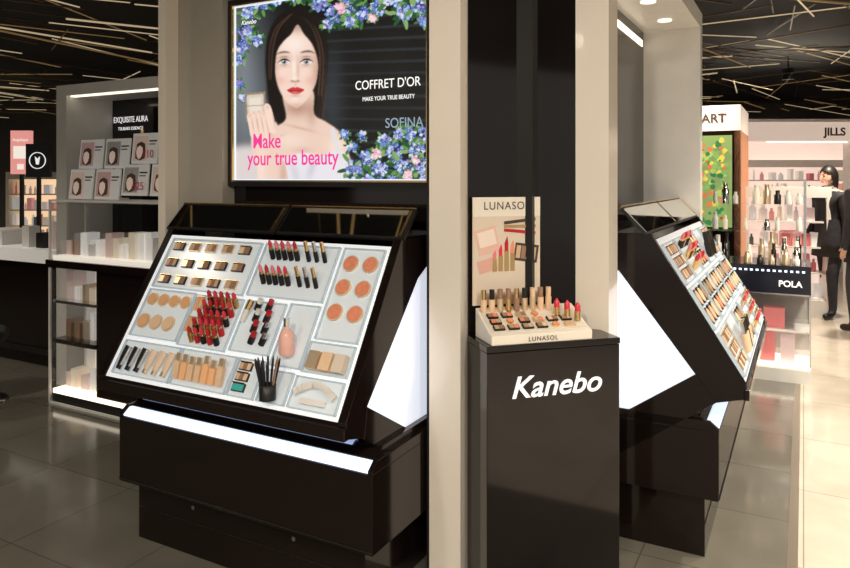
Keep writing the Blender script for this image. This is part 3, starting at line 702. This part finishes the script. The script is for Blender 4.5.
# ------------------------------------------------------------------ people
SKINP=mat('skin',(.66,.42,.31),.5); HAIRP=mat('black_hair',(.015,.010,.008),.45); COAT=mat('black_coat_cloth',(.022,.022,.028),.7,noise=.3,nscale=20)
TROU=mat('dark_trousers',(.03,.03,.04),.8,noise=.2,nscale=20); SHOE=mat('black_shoes',(.01,.01,.01),.3); SCARF=mat('grey_knit',(.12,.11,.11),.9)
def person(name, M, h=1.66, hair_long=True, stride=.12):
    k=h/1.7
    V=[];E=[];Rr=[]
    def v(p,r,par=None):
        V.append((p[0]*k,p[1]*k,p[2]*k)); Rr.append((r[0]*k,r[1]*k) if isinstance(r,tuple) else (r*k,r*k))
        if par is not None: E.append((par,len(V)-1))
        return len(V)-1
    pel=v((0,0,.93),(.165,.13)); wa=v((0,0,1.08),(.15,.12),pel); ch=v((0,.0,1.27),(.175,.13),wa); sh=v((0,0,1.39),(.13,.10),ch); nk=v((0,-.01,1.47),.05,sh); v((0,-.02,1.54),.048,nk)
    for s in (-1,1):
        st=stride*s
        hp=v((.09*s,0,.86),.095,pel); kn=v((.10*s,-st*.6-.02,.49),.066,hp); an=v((.10*s,-st+.03,.10),.045,kn); v((.105*s,-st-.0,.045),.042,an); v((.11*s,-st-.12,.035),.034,len(V)-1)
        sd=v((.165*s,0,1.38),.075,sh); el=v((.215*s,.04-st*.2,1.12),.062,sd)
        if s<0: wr=v((.17*s,-.13,.95),.040,el); d=Vector((.2,-.93,-.2)).normalized()
        else: wr=v((.225*s,-.03,.88),.040,el); d=Vector((0,-.25,-.96)).normalized()
        w=Vector(V[wr])/k; pa=v(tuple(w+d*.06),(.032,.018),wr)
        side=Vector((0,1,0)) if s>0 else Vector((0,0,1))
        for q in range(4):
            L=(.062,.072,.068,.052)[q]; o=side*(-.022+.015*q); b0=w+d*.085+o
            f0=v(tuple(b0),.009,pa); f1=v(tuple(b0+d*L*.55),.008,f0); v(tuple(b0+d*L+Vector((-.012*s,0,-.004))),.007,f1)
        t0=v(tuple(w+d*.035-side*.03),.010,pa); v(tuple(w+d*.075-side*.048),.008,t0)
    me=bpy.data.meshes.new(name); me.from_pydata(V,E,[])
    tmp=bpy.data.objects.new(name+'_t',me); sc.collection.objects.link(tmp)
    sk=tmp.modifiers.new('skin','SKIN'); sb=tmp.modifiers.new('sub','SUBSURF'); sb.levels=2; sb.render_levels=2
    for i,r in enumerate(Rr): me.skin_vertices[0].data[i].radius=r
    me.skin_vertices[0].data[0].use_root=True
    dg=bpy.context.evaluated_depsgraph_get(); dg.update()
    m2=bpy.data.meshes.new_from_object(tmp.evaluated_get(dg)); bpy.data.objects.remove(tmp)
    m2.materials.clear()
    for m in (COAT,TROU,SKINP,SHOE): m2.materials.append(m)
    hands=[Vector(V[i]) for i in range(len(V)) if Rr[i][0]<.0345*k and V[i][2]>.5*k]
    for p in m2.polygons:
        c=p.center; p.use_smooth=True
        if c.z<.075*k: p.material_index=3
        elif c.z>1.44*k: p.material_index=2
        elif c.z<.86*k and abs(c.x)<.19*k: p.material_index=1
        elif min((c-q).length for q in hands)<.028*k: p.material_index=2
        else: p.material_index=0
    body=bpy.data.objects.new(name,m2); sc.collection.objects.link(body); body.matrix_world=M
    b=MB()
    b.lathe([(.165*k,1.12*k),(.18*k,.98*k),(.195*k,.85*k),(.21*k,.70*k),(.20*k,.70*k),(.17*k,.9*k)],COAT,None,28,.78)
    b.lathe([(.085*k,1.40*k),(.09*k,1.45*k),(.075*k,1.50*k),(.062*k,1.49*k)],SCARF,T(0,-.01,0),20)
    b.build('coat_skirt',Matrix.Identity(4),body)
    bm=bmesh.new(); bmesh.ops.create_uvsphere(bm,u_segments=32,v_segments=24,radius=1)
    for q in bm.verts:
        x,y,z=q.co; x*=.074; y*=.092; z*=.115
        if z<0: x*=1-.28*(z/.115)**2
        if z<-.04 and y>0: y*=.75
        if y<0:
            y-=.022*math.exp(-((x/.012)**2+((z+.012)/.022)**2))
            y-=.006*math.exp(-((x/.025)**2+((z+.055)/.010)**2))
            y+=.008*math.exp(-(((abs(x)-.03)/.014)**2+((z-.008)/.012)**2))
            y-=.008*math.exp(-((x/.03)**2+((z+.09)/.018)**2))
        q.co=(x*k,y*k,z*k)
    hm=bpy.data.meshes.new('head'); bm.to_mesh(hm); bm.free(); hm.materials.append(SKINP); hm.materials.append(mat('lip_tone',(.50,.15,.14),.5))
    for p in hm.polygons:
        p.use_smooth=True
        if p.center.y<-.07*k and abs(p.center.x)<.022*k and -.064*k<p.center.z<-.048*k: p.material_index=1
    hd=bpy.data.objects.new('head',hm); sc.collection.objects.link(hd); hd.parent=body; hd.matrix_local=T(0,-.025*k,1.60*k)@R(-8 if hair_long else 0,'Z')
    b=MB()
    for s in (-1,1):
        M2=T(.03*s*k,-.078*k,.008*k)@Matrix.Diagonal((1,.6,.45,1))
        b.lathe([(.001,-.012*k),(.009*k,-.007*k),(.011*k,0),(.009*k,.007*k),(.001,.012*k)],mat('eye_dark',(.02,.015,.01),.2),M2,10)
        b.box((.03*s-.013)*k,(.03*s+.013)*k,-.087*k,-.080*k,.028*k,.031*k,HAIRP)
        b.lathe([(.001,-.03*k),(.012*k,-.015*k),(.016*k,.01*k),(.001,.028*k)],SKINP,T(.074*s*k,.005*k,-.005*k)@Matrix.Diagonal((.5,1,1,1)),10)
    b.build('face_details',Matrix.Identity(4),hd)
    bm=bmesh.new(); bmesh.ops.create_uvsphere(bm,u_segments=40,v_segments=32,radius=1)
    kill=[]
    for q in bm.verts:
        x,y,z=q.co; X=x*.083;Y=y*.101+.006;Z=z*.124+.006
        if Y<.0 and Z<.070-.5*abs(X) and abs(X)<.076: kill.append(q)
        elif not hair_long and Z<-.07: kill.append(q)
        if hair_long and z<-.1: Z=z*.27; X*=1.0+.12*z; Y=max(Y,-.0)+.015*(-z)
        q.co=(X*k,Y*k,Z*k)
    bmesh.ops.delete(bm,geom=kill,context='VERTS')
    hm=bpy.data.meshes.new('hair'); bm.to_mesh(hm); bm.free(); hm.materials.append(HAIRP)
    for p in hm.polygons: p.use_smooth=True
    ho=bpy.data.objects.new('hair',hm); sc.collection.objects.link(ho); ho.parent=hd
    so=ho.modifiers.new('thickness','SOLIDIFY'); so.thickness=.010; so.offset=0
    return body
person('standing_woman',T(4.57,7.9,0)@R(-72,'Z'),1.68,True,.10)
person('standing_man',T(4.46,7.1,0)@R(-160,'Z'),1.74,False,.06)

# ------------------------------------------------------------------ lights
def spot(x,y,z,e,ang=120,col=(1,.89,.74),blend=.9):  # serves the ceiling downlights and the added column fills
    l=bpy.data.lights.new('downlight_or_fill','SPOT'); l.energy=e; l.spot_size=math.radians(ang); l.spot_blend=blend; l.color=col; l.shadow_soft_size=.08
    o=bpy.data.objects.new('downlight_or_fill_lamp',l); sc.collection.objects.link(o); o.parent=fixt; o.matrix_local=T(x,y,z)
    return o
pos=[(-2.2,.2,220),(.3,-.3,330),(2.4,1.2,420),(-.6,-1.6,360),(1.2,-2.2,340),(3.4,4.2,520),(4.6,7.2,420),(-3.6,3.0,190),(-5.2,5.6,180),(-7,8.6,260),(2.6,7.2,260),(5.5,10.6,380),(-2.2,9,120),(2.9,2.9,300)]
b=MB()
for x,y,e in pos:
    b.lathe([(.085,3.06),(.085,3.22),(.03,3.24)],BLACKM,T(x,y,0),16); b.cyl(.012,3.24,3.40,BLACKM,T(x,y,0),8)
fixt=b.build('ceiling_downlights')
for x,y,e in pos: spot(x,y,3.03,e,130)
# added fill spots with no fixture, aimed to brighten the columns
for (x,y,tx,ty,tz,e) in ((-.9,-1.0,.05,2.7,1.3,220),(1.4,-.6,.75,2.8,1.3,170),(-2.6,-.4,-1.2,3.4,1.4,70)):
    o=spot(x,y,3.0,e,55); d=Vector((tx-x,ty-y,tz-3.0)); o.rotation_mode='QUATERNION'; o.rotation_quaternion=d.to_track_quat('-Z','Y')
    o.location=(x,y,3.0)
w=bpy.data.worlds.new('world'); sc.world=w; w.use_nodes=True
bgn=w.node_tree.nodes['Background']; bgn.inputs[0].default_value=(1,.91,.80,1); bgn.inputs[1].default_value=.5

# ------------------------------------------------------------------ camera
cd=bpy.data.cameras.new('camera'); cam=bpy.data.objects.new('camera',cd); sc.collection.objects.link(cam)
cam.location=(0,0,1.57); cam.rotation_euler=(math.radians(90),0,0)
cd.sensor_width=36; cd.lens=700/850*36; cd.shift_y=-106/850; cd.clip_start=.05
sc.camera=cam
